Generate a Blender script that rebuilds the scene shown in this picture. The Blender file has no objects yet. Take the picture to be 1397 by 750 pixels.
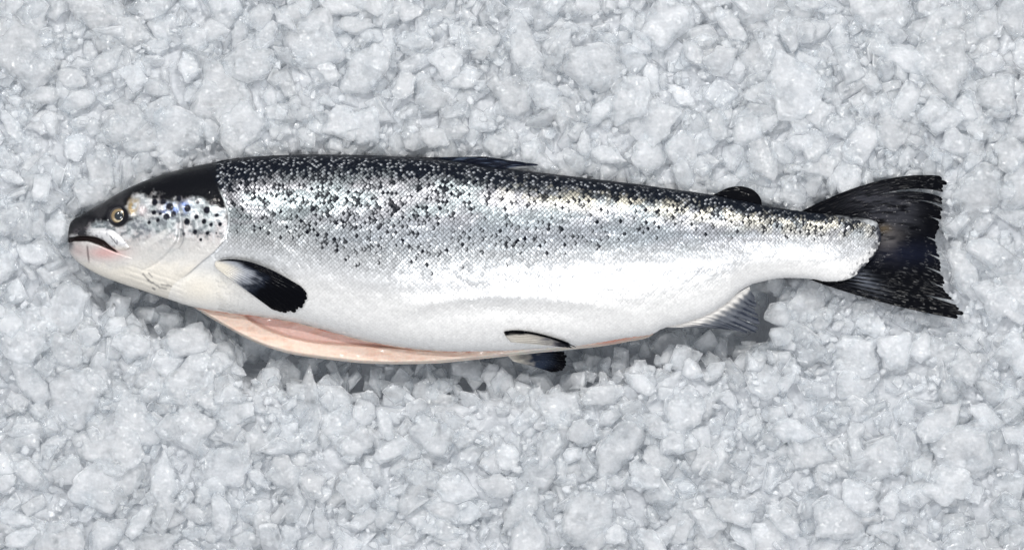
import bpy, bmesh, math, random
import numpy as np
from mathutils import Vector, Matrix, noise

random.seed(7)
rng = np.random.default_rng(11)
sc = bpy.context.scene
COL = sc.collection

# ------------------------------------------------------------------ camera
S = 1.0 / 1397.0            # metres per photo pixel on the level of the fish's midline
ZC = 0.045                  # height of that midline above the bed
H = 3.6
cam_d = bpy.data.cameras.new('camera')
cam = bpy.data.objects.new('camera', cam_d)
COL.objects.link(cam)
cam.location = (0, 0, H)
cam.rotation_euler = (0, 0, 0)
cam_d.sensor_fit = 'HORIZONTAL'
cam_d.sensor_width = 36
cam_d.lens = 36 * (H - ZC) / 1.0
cam_d.clip_start = 0.05
cam_d.clip_end = 50
sc.camera = cam

# ------------------------------------------------------------------ light
world = bpy.data.worlds.new('World')
sc.world = world
world.use_nodes = True
bg = world.node_tree.nodes['Background']
bg.inputs[0].default_value = (0.93, 0.95, 1.0, 1)
bg.inputs[1].default_value = 0.52


def area(name, loc, target, size, size_y, power, col):
    d = bpy.data.lights.new(name, 'AREA')
    d.shape = 'RECTANGLE'
    d.size = size
    d.size_y = size_y
    d.energy = power
    d.color = col
    o = bpy.data.objects.new(name, d)
    o.location = loc
    o.rotation_euler = (Vector(target) - Vector(loc)).to_track_quat('-Z', 'Y').to_euler()
    COL.objects.link(o)
    return o


area('key_lamp', (0.85, 2.2, 2.95), (0, 0, 0), 1.0, 0.32, 72, (1.0, 0.985, 0.96))
area('overhead_lamp', (0.75, -1.2, 4.4), (0, 0, 0), 1.2, 0.5, 66, (0.97, 0.985, 1.0))
area('sparkle_lamp', (-1.1, 1.3, 3.0), (0, 0, 0), 0.09, 0.09, 52, (1.0, 0.99, 0.97))  # small extra lamp, added for glints on ice and wet skin

sc.view_settings.view_transform = 'Standard'
sc.view_settings.look = 'None'
sc.view_settings.gamma = 1
sc.view_settings.use_curve_mapping = False
sc.view_settings.exposure = 0.0
sc.cycles.max_bounces = 10
sc.cycles.diffuse_bounces = 6
sc.cycles.transmission_bounces = 10
sc.cycles.transparent_max_bounces = 12
sc.cycles.caustics_reflective = False
sc.cycles.caustics_refractive = False
sc.cycles.sample_clamp_indirect = 6
sc.cycles.use_adaptive_sampling = True
sc.cycles.adaptive_threshold = 0.035

# ------------------------------------------------------------------ helpers


def pchip(pts, x):
    p = np.array(pts, float)
    X, Y = p[:, 0], p[:, 1]
    h = np.diff(X)
    d = np.diff(Y) / h
    m = np.zeros(len(X))
    for i in range(1, len(X) - 1):
        if d[i - 1] * d[i] > 0:
            w1, w2 = 2 * h[i] + h[i - 1], h[i] + 2 * h[i - 1]
            m[i] = (w1 + w2) / (w1 / d[i - 1] + w2 / d[i])
    m[0], m[-1] = d[0], d[-1]
    x = np.clip(np.asarray(x, float), X[0], X[-1])
    i = np.clip(np.searchsorted(X, x, side='right') - 1, 0, len(h) - 1)
    t = (x - X[i]) / h[i]
    t2, t3 = t * t, t * t * t
    return ((2 * t3 - 3 * t2 + 1) * Y[i] + (t3 - 2 * t2 + t) * h[i] * m[i]
            + (-2 * t3 + 3 * t2) * Y[i + 1] + (t3 - t2) * h[i] * m[i + 1])


def curve2(pts, t):
    """smooth 2-D polyline, t in 0..1 by chord length"""
    p = np.array(pts, float)
    L = np.concatenate([[0], np.cumsum(np.hypot(*np.diff(p, axis=0).T))])
    L /= L[-1]
    return np.stack([pchip(np.c_[L, p[:, 0]], t), pchip(np.c_[L, p[:, 1]], t)], -1)


def sst(a, b, x):
    t = np.clip((np.asarray(x, float) - a) / (b - a), 0, 1)
    return t * t * (3 - 2 * t)


def mix(a, b, t):
    t = np.asarray(t, float)[..., None]
    return np.asarray(a, float) * (1 - t) + np.asarray(b, float) * t


def hash2(ix, iy, seed):
    n = (ix.astype(np.int64) * 374761393 + iy.astype(np.int64) * 668265263 + seed * 982451653) & 0x7fffffff
    n = ((n ^ (n >> 13)) * 1274126177) & 0x7fffffff
    n = n ^ (n >> 16)
    return (n & 0xffff) / 65535.0


def vnoise(x, y, seed=0):
    x = np.asarray(x, float)
    y = np.asarray(y, float)
    ix, iy = np.floor(x), np.floor(y)
    fx, fy = x - ix, y - iy
    fx = fx * fx * (3 - 2 * fx)
    fy = fy * fy * (3 - 2 * fy)
    a = hash2(ix, iy, seed); b = hash2(ix + 1, iy, seed)
    c = hash2(ix, iy + 1, seed); d = hash2(ix + 1, iy + 1, seed)
    return (a * (1 - fx) + b * fx) * (1 - fy) + (c * (1 - fx) + d * fx) * fy


def fbm(x, y, seed=0, octv=3):
    s, a, tot = 0, 1.0, 0
    for o in range(octv):
        s = s + a * vnoise(x * 2 ** o, y * 2 ** o, seed + o * 17)
        tot += a
        a *= 0.5
    return s / tot


def W(px, py, z):
    """photo pixel -> world (the plan of the fish at its midline)"""
    px, py = np.broadcast_arrays(np.asarray(px, float), np.asarray(py, float))
    z = np.broadcast_to(np.asarray(z, float), px.shape)
    return np.stack([(px - 698.5) * S, (375 - py) * S, z], -1)


def mesh_from(name, verts, faces, mat, parent=None, col=None, silver=None, smooth=True):
    """verts (n,3); faces: list of index arrays (quads or tris, uniform) ; colours per point"""
    me = bpy.data.meshes.new(name)
    verts = np.ascontiguousarray(verts, dtype=np.float32)
    flist = faces if isinstance(faces, list) else [faces]
    nl = sum(f.size for f in flist)
    nf = sum(len(f) for f in flist)
    me.vertices.add(len(verts))
    me.vertices.foreach_set('co', verts.ravel())
    me.loops.add(nl)
    me.loops.foreach_set('vertex_index', np.concatenate([f.ravel() for f in flist]).astype(np.int32))
    me.polygons.add(nf)
    starts, st = [], 0
    for f in flist:
        starts.append(st + np.arange(len(f)) * f.shape[1])
        st += f.size
    me.polygons.foreach_set('loop_start', np.concatenate(starts).astype(np.int32))
    me.polygons.foreach_set('use_smooth', np.full(nf, smooth))
    me.update(calc_edges=True)
    if col is not None:
        a = me.attributes.new('pigment', 'FLOAT_COLOR', 'POINT')
        c = np.ones((len(verts), 4), np.float32)
        c[:, :3] = col
        a.data.foreach_set('color', c.ravel())
        b = me.attributes.new('silver', 'FLOAT', 'POINT')
        b.data.foreach_set('value', np.broadcast_to(np.asarray(silver, np.float32), (len(verts),)).copy())
    me.materials.append(mat)
    me.validate()
    o = bpy.data.objects.new(name, me)
    COL.objects.link(o)
    if parent:
        o.parent = parent
    return o


def grid_faces(n, m, closed=False, off=0):
    """n rows x m columns of points"""
    i, j = np.meshgrid(np.arange(n - 1), np.arange(m if closed else m - 1), indexing='ij')
    j2 = (j + 1) % m
    return (np.stack([i * m + j, i * m + j2, (i + 1) * m + j2, (i + 1) * m + j], -1).reshape(-1, 4)) + off


def tag(o, label=None, cat=None, group=None, kind=None):
    for k, v in (('label', label), ('category', cat), ('group', group), ('kind', kind)):
        if v:
            o[k] = v
    return o


def nodes(mat):
    mat.use_nodes = True
    nt = mat.node_tree
    return nt, nt.nodes['Principled BSDF']


# ------------------------------------------------------------------ materials


def skin_material(name, rough, coat, coat_rough, bump=0.15, bump_scale=900, sss=0.0, spec=0.5):
    m = bpy.data.materials.new(name)
    nt, b = nodes(m)
    N, L = nt.nodes, nt.links
    at = N.new('ShaderNodeAttribute'); at.attribute_name = 'pigment'
    av = N.new('ShaderNodeAttribute'); av.attribute_name = 'silver'
    tc = N.new('ShaderNodeTexCoord')
    n1 = N.new('ShaderNodeTexNoise'); n1.inputs['Scale'].default_value = 420; n1.inputs['Detail'].default_value = 3
    L.new(tc.outputs['Object'], n1.inputs['Vector'])
    mr = N.new('ShaderNodeMapRange')
    mr.inputs['To Min'].default_value = 0.82; mr.inputs['To Max'].default_value = 1.14
    L.new(n1.outputs['Fac'], mr.inputs['Value'])
    mx = N.new('ShaderNodeMix'); mx.data_type = 'RGBA'; mx.blend_type = 'MULTIPLY'
    mx.inputs['Factor'].default_value = 1
    L.new(at.outputs['Color'], mx.inputs['A']); L.new(mr.outputs['Result'], mx.inputs['B'])
    L.new(mx.outputs['Result'], b.inputs['Base Color'])
    L.new(av.outputs['Fac'], b.inputs['Metallic'])
    b.inputs['Roughness'].default_value = rough
    b.inputs['Specular IOR Level'].default_value = spec
    b.inputs['Coat Weight'].default_value = coat
    b.inputs['Coat Roughness'].default_value = coat_rough
    if sss:
        b.inputs['Subsurface Weight'].default_value = sss
        b.inputs['Subsurface Radius'].default_value = (0.006, 0.003, 0.002)
        b.inputs['Subsurface Scale'].default_value = 1.0
    n2 = N.new('ShaderNodeTexNoise'); n2.inputs['Scale'].default_value = bump_scale; n2.inputs['Detail'].default_value = 2
    L.new(tc.outputs['Object'], n2.inputs['Vector'])
    bp = N.new('ShaderNodeBump'); bp.inputs['Strength'].default_value = bump; bp.inputs['Distance'].default_value = 0.0006
    L.new(n2.outputs['Fac'], bp.inputs['Height'])
    L.new(bp.outputs['Normal'], b.inputs['Normal'])
    L.new(bp.outputs['Normal'], b.inputs['Coat Normal'])
    return m


M_SKIN = skin_material('fish_skin', 0.36, 0.26, 0.045, 0.5, 420, spec=0.03)
M_SCALE = skin_material('fish_scale', 0.34, 0.03, 0.12, 0.1, 900, spec=0.02)
M_FIN = skin_material('fin_membrane', 0.4, 0.065, 0.045, 0.38, 130, spec=0.015)
M_FLESH = skin_material('belly_flesh', 0.42, 0.5, 0.08, 0.45, 190, sss=0.25)
M_EYE = skin_material('eye', 0.12, 1.0, 0.03, 0.0)


def ice_material(name, tint, clear, seed, thru=.5):
    """cloudy ice: light scatters inside it, clear patches let one see the piece below"""
    m = bpy.data.materials.new(name)
    nt, b = nodes(m)
    N, L = nt.nodes, nt.links

    def mrange(src, a, b_, c, d):
        q = N.new('ShaderNodeMapRange')
        for k, v in zip(('From Min', 'From Max', 'To Min', 'To Max'), (a, b_, c, d)):
            q.inputs[k].default_value = v
        L.new(src, q.inputs['Value'])
        return q.outputs['Result']

    geo = N.new('ShaderNodeNewGeometry')
    oi = N.new('ShaderNodeObjectInfo')
    pa = N.new('ShaderNodeAttribute'); pa.attribute_name = 'piece'
    ri = N.new('ShaderNodeMath'); ri.operation = 'ADD'
    L.new(oi.outputs['Random'], ri.inputs[0]); L.new(pa.outputs['Fac'], ri.inputs[1])
    fr = N.new('ShaderNodeMath'); fr.operation = 'FRACT'
    L.new(ri.outputs[0], fr.inputs[0])
    # every piece its own patch of cloud
    of = N.new('ShaderNodeCombineXYZ')
    L.new(mrange(fr.outputs[0], 0, 1, 0, 30), of.inputs[0]); of.inputs[1].default_value = seed
    pos = N.new('ShaderNodeVectorMath'); pos.operation = 'ADD'
    L.new(geo.outputs['Position'], pos.inputs[0]); L.new(of.outputs[0], pos.inputs[1])

    def noise_(scale, detail, rough):
        q = N.new('ShaderNodeTexNoise')
        q.inputs['Scale'].default_value = scale; q.inputs['Detail'].default_value = detail; q.inputs['Roughness'].default_value = rough
        L.new(pos.outputs[0], q.inputs['Vector'])
        return q.outputs['Fac']

    fog = noise_(48, 5, .6)
    fine = noise_(300, 4, .6)
    mx = N.new('ShaderNodeMix'); mx.data_type = 'RGBA'; mx.blend_type = 'MULTIPLY'; mx.inputs['Factor'].default_value = 1
    mx.inputs['A'].default_value = (*tint, 1)
    L.new(mrange(fr.outputs[0], 0, 1, .90, 1.05), mx.inputs['B'])
    L.new(mx.outputs['Result'], b.inputs['Base Color'])
    b.inputs['IOR'].default_value = 1.31
    b.inputs['Specular IOR Level'].default_value = .0
    L.new(mrange(fog, .3, .7, .12, .38), b.inputs['Roughness'])
    ad = N.new('ShaderNodeMath'); ad.operation = 'MULTIPLY_ADD'
    L.new(fine, ad.inputs[0]); ad.inputs[1].default_value = .35; L.new(noise_(90, 4, .55), ad.inputs[2])
    bp = N.new('ShaderNodeBump'); bp.inputs['Strength'].default_value = 0.5; bp.inputs['Distance'].default_value = 0.004
    L.new(ad.outputs[0], bp.inputs['Height'])
    L.new(bp.outputs['Normal'], b.inputs['Normal'])
    tl = N.new('ShaderNodeBsdfTranslucent')
    L.new(mx.outputs['Result'], tl.inputs['Color'])
    mt = N.new('ShaderNodeMixShader'); mt.inputs[0].default_value = thru
    L.new(b.outputs[0], mt.inputs[1]); L.new(tl.outputs[0], mt.inputs[2])
    tr = N.new('ShaderNodeBsdfTransparent')
    tr.inputs['Color'].default_value = (.965, .98, .99, 1)
    ms = N.new('ShaderNodeMixShader')
    # a piece is clearest where it is thin, towards its chipped rim
    thk = N.new('ShaderNodeAttribute'); thk.attribute_name = 'thickness'
    sm = N.new('ShaderNodeMath'); sm.operation = 'ADD'
    L.new(mrange(thk.outputs['Fac'], .1, .9, clear + .18, clear - .06), sm.inputs[0])
    L.new(mrange(fog, .34, .66, .3, -.3), sm.inputs[1])
    # the broken rim itself is frosted
    s2 = N.new('ShaderNodeMath'); s2.operation = 'ADD'; s2.use_clamp = True
    L.new(sm.outputs[0], s2.inputs[0]); L.new(mrange(thk.outputs['Fac'], .02, .16, -.55 if clear else 0, 0), s2.inputs[1])
    mm = N.new('ShaderNodeMath'); mm.operation = 'MINIMUM'
    L.new(s2.outputs[0], mm.inputs[0]); mm.inputs[1].default_value = .92 if clear else 0.0
    L.new(mm.outputs[0], ms.inputs[0])
    L.new(mt.outputs[0], ms.inputs[1]); L.new(tr.outputs[0], ms.inputs[2])
    gl = N.new('ShaderNodeBsdfGlossy'); gl.inputs['Roughness'].default_value = .13
    vo = N.new('ShaderNodeTexVoronoi'); vo.inputs['Scale'].default_value = 330
    L.new(pos.outputs[0], vo.inputs['Vector'])
    cv = N.new('ShaderNodeVectorMath'); cv.operation = 'SUBTRACT'; cv.inputs[1].default_value = (.5, .5, .5)
    L.new(vo.outputs['Color'], cv.inputs[0])
    cs = N.new('ShaderNodeVectorMath'); cs.operation = 'SCALE'; cs.inputs['Scale'].default_value = .9
    L.new(cv.outputs[0], cs.inputs[0])
    ca = N.new('ShaderNodeVectorMath'); ca.operation = 'ADD'
    L.new(bp.outputs['Normal'], ca.inputs[0]); L.new(cs.outputs[0], ca.inputs[1])
    cn = N.new('ShaderNodeVectorMath'); cn.operation = 'NORMALIZE'
    L.new(ca.outputs[0], cn.inputs[0])
    L.new(cn.outputs[0], gl.inputs['Normal'])
    fz = N.new('ShaderNodeFresnel'); fz.inputs['IOR'].default_value = 1.55
    L.new(bp.outputs['Normal'], fz.inputs['Normal'])
    m2 = N.new('ShaderNodeMixShader')
    bf = N.new('ShaderNodeMath'); bf.operation = 'SUBTRACT'; bf.inputs[0].default_value = 1
    L.new(geo.outputs['Backfacing'], bf.inputs[1])
    ff = N.new('ShaderNodeMath'); ff.operation = 'MULTIPLY'
    L.new(fz.outputs[0], ff.inputs[0]); L.new(bf.outputs[0], ff.inputs[1])
    fc = N.new('ShaderNodeMath'); fc.operation = 'MINIMUM'; fc.inputs[1].default_value = .35
    L.new(ff.outputs[0], fc.inputs[0])
    L.new(fc.outputs[0], m2.inputs[0]); L.new(ms.outputs[0], m2.inputs[1]); L.new(gl.outputs[0], m2.inputs[2])
    L.new(m2.outputs[0], N['Material Output'].inputs['Surface'])
    return m


M_ICE = ice_material('crushed_ice', (0.91, 0.92, 0.935), 0.48, 0)
M_ICE_FINE = ice_material('crushed_ice_fine', (0.905, 0.917, 0.933), 0.48, 3)
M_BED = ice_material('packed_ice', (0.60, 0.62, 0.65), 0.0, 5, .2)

# ------------------------------------------------------------------ the outline of the fish
TOP = [(93, 322), (94, 313), (96, 305), (101, 299), (108, 295), (120, 288), (140, 277), (165, 262), (200, 246),
       (240, 233), (280, 224), (320, 217), (370, 213), (420, 211.5), (480, 212), (540, 214), (600, 218), (640, 223),
       (680, 229), (720, 234), (770, 240), (820, 246), (870, 252), (920, 259), (970, 266), (1010, 274), (1040, 280),
       (1070, 285), (1100, 289), (1130, 292), (1160, 295), (1185, 299), (1197, 304), (1202, 320)]
BOT = [(93, 328), (94, 338), (96, 345), (99, 350), (106, 357), (116, 364), (140, 377), (170, 388), (200, 398),
       (230, 408), (262, 418), (300, 425), (350, 431), (400, 439), (450, 452), (500, 465), (540, 472), (580, 477),
       (620, 479), (680, 478), (720, 476), (779, 472), (820, 466), (855, 460), (886, 456), (905, 447), (930, 441),
       (960, 431), (992, 412), (1010, 396), (1030, 386), (1072, 379), (1104, 380), (1130, 384), (1148, 383),
       (1158, 380), (1170, 374), (1183, 360), (1194, 347), (1202, 328)]
FLAP = [(262, 418.5), (270, 424), (300, 442), (340, 464), (370, 476), (400, 484), (450, 491), (500, 496), (540, 497),
        (590, 496), (640, 491.5), (683, 487), (728, 482), (779, 477), (820, 472.5), (855, 466.5), (886, 460), (892, 456)]
THK = [(93, .004), (95, .0085), (100, .0125), (110, .017), (130, .0225), (165, .030), (220, .039), (300, .047),
       (400, .053), (520, .055), (650, .051), (800, .043), (900, .035), (1000, .0265), (1070, .0195), (1130, .0135),
       (1160, .0085), (1180, .0048), (1192, .0024), (1202, .0004)]


def top_y(px): return pchip(TOP, px)
def bot_y(px): return pchip(BOT, px)
def thick(px): return pchip(THK, px)


def mouth_lines(px):
    up = pchip([(90, 324), (100, 324), (112, 322), (128, 323), (144, 328), (155, 337), (166, 345)], px)
    lo = pchip([(90, 330), (97, 331), (104, 329), (120, 329), (135, 333), (150, 339), (166, 345.5)], px)
    return up, lo


def relief(px, py):
    """small sculpted heights on the flank, metres"""
    d = np.zeros(np.broadcast(px, py).shape)
    up, lo = mouth_lines(px)
    inm = sst(-1.2, 1.2, py - up) * sst(-1.2, 1.2, lo - py) * sst(168, 158, px)
    d -= 0.0075 * inm
    # orbit hollow and brow
    r = np.hypot(px - 166, (py - 295.5) * 1.05)
    d -= 0.0022 * np.exp(-(r / 13.0) ** 2)
    d += 0.0012 * np.exp(-((r - 17) / 4.0) ** 2)
    # cheek and preopercle groove
    gx = pchip([(240, 258), (258, 250), (278, 247), (300, 252), (325, 250), (345, 236), (362, 214), (372, 190)], py)
    d -= 0.0016 * np.exp(-((px - gx) / 3.2) ** 2) * sst(266, 288, py) * sst(378, 350, py)
    d += 0.0018 * np.exp(-((px - gx + 22) / 16) ** 2) * sst(270, 300, py) * sst(372, 340, py)
    # throat membranes
    for k in range(4):
        ly = 362 + 7.5 * k + (px - 180) * 0.33
        d -= 0.0004 * np.exp(-((py - ly) / 1.8) ** 2) * sst(150, 190, px) * sst(268, 240, px)
    # the body behind the gill opening is a little lower, then swells
    rx = pchip([(240, 292), (262, 304), (277, 311), (299, 316), (325, 312), (341, 300), (357, 280), (373, 261), (389, 240)], py)
    d -= 0.0012 * np.exp(-((px - rx - 5) / 7.0) ** 2) * sst(244, 262, py) * sst(395, 372, py)
    # slack belly wall of a gutted fish: long soft folds
    f1 = 404 + 14 * ((px - 690) / 130.0) ** 2
    d += 0.0011 * np.exp(-((py - f1) / 9) ** 2) * sst(500, 600, px) * sst(860, 780, px)
    d -= 0.0010 * np.exp(-((py - f1 - 20) / 13) ** 2) * sst(500, 600, px) * sst(860, 780, px)
    f2 = 366 - 0.03 * (px - 700)
    d += 0.0007 * np.exp(-((py - f2) / 12) ** 2) * sst(560, 680, px) * sst(1100, 1000, px)
    # lateral line furrow
    ll = pchip([(310, 300), (500, 305), (800, 318), (1000, 324), (1200, 324)], px)
    d -= 0.00012 * np.exp(-((py - ll) / 3.0) ** 2) * sst(320, 360, px)
    d += (fbm(px / 60.0, py / 40.0, 5) - 0.5) * 0.0022 * sst(300, 420, px) * sst(1180, 1050, px)
    d += (fbm(px / 14.0, py / 11.0, 9) - 0.5) * 0.0009
    return d


def prof(u):
    w = np.clip(u, 0, 1) ** 0.80
    a = np.clip(1 - np.abs(1 - 2 * w) ** 2.15, 0, 1)
    return a ** (1 / 2.15)


def surf_z(px, py):
    px, py = np.broadcast_arrays(np.asarray(px, float), np.asarray(py, float))
    yt, yb = top_y(px), bot_y(px)
    u = (py - yt) / np.maximum(yb - yt, 1e-3)
    f = prof(u)
    return ZC + thick(px) * f + relief(px, py) * sst(0.0, 0.35, f)


# ------------------------------------------------------------------ pigment (skin's own colours, linear)
C_BLACK = (0.0025, 0.003, 0.005)
C_BACK = (0.003, 0.004, 0.007)
C_SILVER = (0.66, 0.68, 0.70)
C_BELLY = (0.86, 0.85, 0.83)
OP_SPOTS = [(563, 323, 14), (605, 302, 11), (637, 322, 11.5), (649, 274, 15), (566, 266, 16), (691, 295, 9),
            (668, 335, 9), (705, 334, 9), (598, 366, 10.5), (652, 371, 9), (623, 398, 7), (423, 283, 11), (402, 326, 8),
            (441, 316, 9.5), (528, 225, 13), (425, 240, 14), (490, 262, 18), (478, 302, 16), (505, 290, 14),
            (550, 375, 7), (610, 240, 9), (462, 238, 13), (690, 372, 5), (670, 250, 7), (450, 290, 7)]


def back_line(px):
    return pchip([(285, 268), (300, 262), (320, 252), (350, 242), (400, 236), (500, 236), (600, 243), (700, 250), (800, 260),
                  (900, 272), (1000, 286), (1100, 299), (1200, 301)], px)


def low_line(px):
    return pchip([(300, 300), (340, 318), (400, 332), (500, 345), (600, 352), (700, 350), (800, 336), (900, 330),
                  (1000, 318), (1100, 308), (1200, 306)], px)


def skin_pigment(px, py):
    px, py = np.broadcast_arrays(np.asarray(px, float), np.asarray(py, float))
    yt, yb = top_y(px), bot_y(px)
    u = (py - yt) / np.maximum(yb - yt, 1e-3)
    n1 = fbm(px / 9, py / 9, 21)
    n2 = fbm(px / 28, py / 22, 31)
    n3 = fbm(px / 4, py / 4, 41)
    # ---- trunk
    bl, lo = back_line(px), low_line(px)
    c = mix(C_BACK, (0.34, 0.36, 0.37), sst(-6, 16, py - bl + (n1 - .5) * 14))
    c = mix(c, C_SILVER, sst(-20, 25, py - lo + (n1 - .5) * 30))
    c = mix(c, C_BELLY, sst(0.62, 0.9, u + (n2 - .5) * .2))
    s = 0.62 * sst(-4, 24, py - bl) * (1 - 0.75 * sst(0.62, 0.92, u))
    # ---- head
    hd = (px < 322)
    rx = pchip([(200, 268), (225, 282), (240, 292), (262, 304), (277, 311), (299, 316), (325, 312), (341, 300),
                (357, 280), (373, 261), (389, 240), (420, 225)], py)
    head = sst(1.0, -1.0, px - rx)
    hc = mix((0.38, 0.42, 0.43), (0.55, 0.51, 0.51), sst(0.35, 0.7, n2))
    hc = mix(hc, (0.33, 0.36, 0.38), 0.6 * sst(0.5, 0.75, n1))
    n5 = fbm(px / 5.5, py / 4.2, 57, 4)
    hc = mix(hc, (0.15, 0.165, 0.18), .8 * sst(.52, .66, n5) * sst(352, 322, py))
    hc = mix(hc, (0.66, 0.67, 0.68), .7 * sst(.44, .32, n5))
    g = np.exp(-((px - 236) / 17) ** 2 - ((py - 288) / 11) ** 2)
    hc = mix(hc, (0.035, 0.04, 0.07), np.clip(1.1 * g * sst(.46, .60, n5), 0, .95))
    g = np.exp(-((px - 240) / 14) ** 2 - ((py - 322) / 14) ** 2)
    hc = mix(hc, (0.22, 0.25, 0.25), .6 * g * sst(.42, .6, n5))
    # pale streak across the cheek
    q = np.abs((py - 326) + (px - 218) * .55)
    hc = mix(hc, (0.76, 0.75, 0.73), .8 * sst(7, 3, q) * sst(196, 204, px) * sst(238, 228, px))
    # white-ish cheek and jowl, cream below
    hc = mix(hc, (0.64, 0.625, 0.60), sst(320, 352, py + (n2 - .5) * 30))
    hc = mix(hc, (0.78, 0.73, 0.64), sst(352, 372, py + (n1 - .5) * 16) * 0.75)
    # rosy patches on the jaw
    jr = np.exp(-((px - 148) / 26) ** 2 - ((py - 345) / 9) ** 2)
    hc = mix(hc, (0.66, 0.36, 0.34), 0.75 * jr)
    jr = np.exp(-((px - 108) / 10) ** 2 - ((py - 341) / 9) ** 2)
    hc = mix(hc, (0.55, 0.43, 0.42), 0.7 * jr)
    # grey veil under the eye / cheek
    g = np.exp(-((px - 198) / 16) ** 2 - ((py - 311) / 9) ** 2)
    hc = mix(hc, (0.16, 0.17, 0.20), 0.8 * g * sst(.3, .6, n1))
    # iridescent blue
    g = np.exp(-((px - 254) / 9) ** 2 - ((py - 283) / 9) ** 2) + .9 * np.exp(-((px - 237) / 9) ** 2 - ((py - 285) / 7) ** 2)
    hc = mix(hc, (0.10, 0.17, 0.42), np.clip(0.95 * g * sst(.25, .55, n1), 0, 1))
    # dark crown of the head
    hb = pchip([(90, 326), (100, 325), (112, 320), (122, 313), (140, 308), (152, 304), (165, 296), (178, 282),
                (186, 268), (196, 264), (208, 266), (222, 272), (240, 275), (260, 275), (285, 278), (300, 283), (316, 292)], px)
    dk = sst(7, -7, py - hb + (n1 - .5) * 22 + (n3 - .5) * 5)
    hcrown = mix(C_BLACK, (0.025, 0.025, 0.028), sst(.52, .8, n2) * sst(200, 170, px))
    g = np.exp(-((px - 110) / 5.5) ** 2 - ((py - 317) / 4.5) ** 2) + np.exp(-((px - 124 + (py - 308) * .6) / 3.5) ** 2 - ((py - 308) / 5) ** 2)
    hcrown = mix(hcrown, (0.12, 0.105, 0.12), np.clip(.9 * g * sst(.3, .6, n3), 0, 1))
    hc = mix(hc, hcrown, dk)
    # ochre patch behind the eye
    g = np.exp(-(((px - 186) - (py - 283) * -.15) / 7.5) ** 4 - ((py - 283) / 11) ** 4)
    hc = mix(hc, (0.36, 0.25, 0.10), 0.85 * g * sst(.2, .5, n1))
    g = np.exp(-((px - 199) / 7) ** 2 - ((py - 288) / 8) ** 2)
    hc = mix(hc, (0.62, 0.50, 0.50), 0.6 * g)
    # dark wedge behind the eye's lower rim
    g = np.exp(-((px - 183) / 11) ** 2 - ((py - 300 + (px - 183) * .35) / 3.2) ** 2)
    hc = mix(hc, C_BLACK, 0.9 * g)
    # eye surround
    r = np.hypot(px - 165.5, py - 295.5)
    hc = mix(hc, (0.012, 0.012, 0.016), sst(18, 13, r))
    # spots of the gill cover
    for (a, b_, rr) in OP_SPOTS:
        cx, cy, r0 = 80 + .32 * a, 200 + .32 * b_, .32 * rr
        d = np.hypot((px - cx) * 1.08, py - cy) + (n3 - .5) * 1.6
        hc = mix(hc, (0.007, 0.008, 0.014), sst(r0 + .9, r0 - .9, d))
    # streaks on the throat membrane
    for (ax, ay, bx, by) in ((199, 374, 205, 381.5), (207, 373, 211, 377), (212, 386, 219, 391), (224, 388, 237, 390), (220, 392, 230, 394.5), (206, 382.5, 210, 386), (211, 393, 213, 394)):
        tt = np.clip(((px - ax) * (bx - ax) + (py - ay) * (by - ay)) / ((bx - ax) ** 2 + (by - ay) ** 2), 0, 1)
        d = np.hypot(px - ax - tt * (bx - ax), py - ay - tt * (by - ay)) + (n3 - .5) * 1.4
        hc = mix(hc, (0.10, 0.10, 0.11), .6 * sst(2.3, .3, d + (n3 - .5) * .8))
    # faint vertical seam of the jaw
    d = np.abs(px - 123 - (py - 345) * .05)
    hc = mix(hc, (0.10, 0.07, 0.075), .7 * sst(2.2, .6, d) * sst(333, 338, py) * sst(362, 352, py))
    # seam: preopercle edge
    gx = pchip([(240, 258), (258, 250), (278, 249), (300, 254), (325, 256), (338, 250), (345, 236)], py)
    hc = mix(hc, (0.13, 0.14, 0.16), .5 * sst(1.6, .4, np.abs(px - gx)) * sst(296, 306, py) * sst(345, 335, py))
    # mouth: the shade inside the gap is put into the colour
    up, lw = mouth_lines(px)
    inm = sst(-1.0, .8, py - up) * sst(-1.0, .8, lw - py) * sst(167, 160, px)
    hc = mix(hc, (0.02, 0.012, 0.012), inm)
    # dark lips at the tip
    g = np.exp(-((px - 97) / 6) ** 2 - ((py - 335) / 5) ** 2)
    hc = mix(hc, (0.06, 0.06, 0.075), .8 * g)
    hs = 0.38 * (1 - dk) * sst(372, 335, py)
    c = mix(c, hc, head)
    s = s * (1 - head) + hs * head
    # creamy shoulder between gill opening and breast fin
    sh = np.exp(-((px - 275) / 45) ** 2 - ((py - 392) / 26) ** 2) * (1 - head)
    c = mix(c, (0.80, 0.74, 0.63), .75 * sh)
    s = s * (1 - .9 * sh)
    end = pchip([(285, 1184), (296, 1191), (305, 1196), (326, 1198), (342, 1194), (354, 1184), (364, 1172), (380, 1163)], py)
    te = sst(-4, 2.5, px - end + (n3 - .5) * 11)
    c = mix(c, (0.02, 0.022, 0.03), te)
    s = s * (1 - te)
    # grey-blue wash above the anal fin and around tail root
    g = np.exp(-((px - 1040) / 22) ** 2 - ((py - 383) / 7) ** 2)
    c = mix(c, (0.22, 0.22, 0.25), .8 * g * sst(.3, .6, n1))
    g = np.exp(-((px - 1160) / 12) ** 2 - ((py - 345) / 8) ** 2)
    c = mix(c, (0.25, 0.29, 0.36), .7 * g * sst(.3, .6, n1))
    return np.clip(c, 0.002, .92), np.clip(s, 0, .9)


# ------------------------------------------------------------------ the salmon
fish = bpy.data.objects.new('salmon', None)
fish.location = (0, 0, 0)
COL.objects.link(fish)
tag(fish, 'whole gutted silver salmon with black spotted head and tail lying on crushed ice', 'fish')

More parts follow.
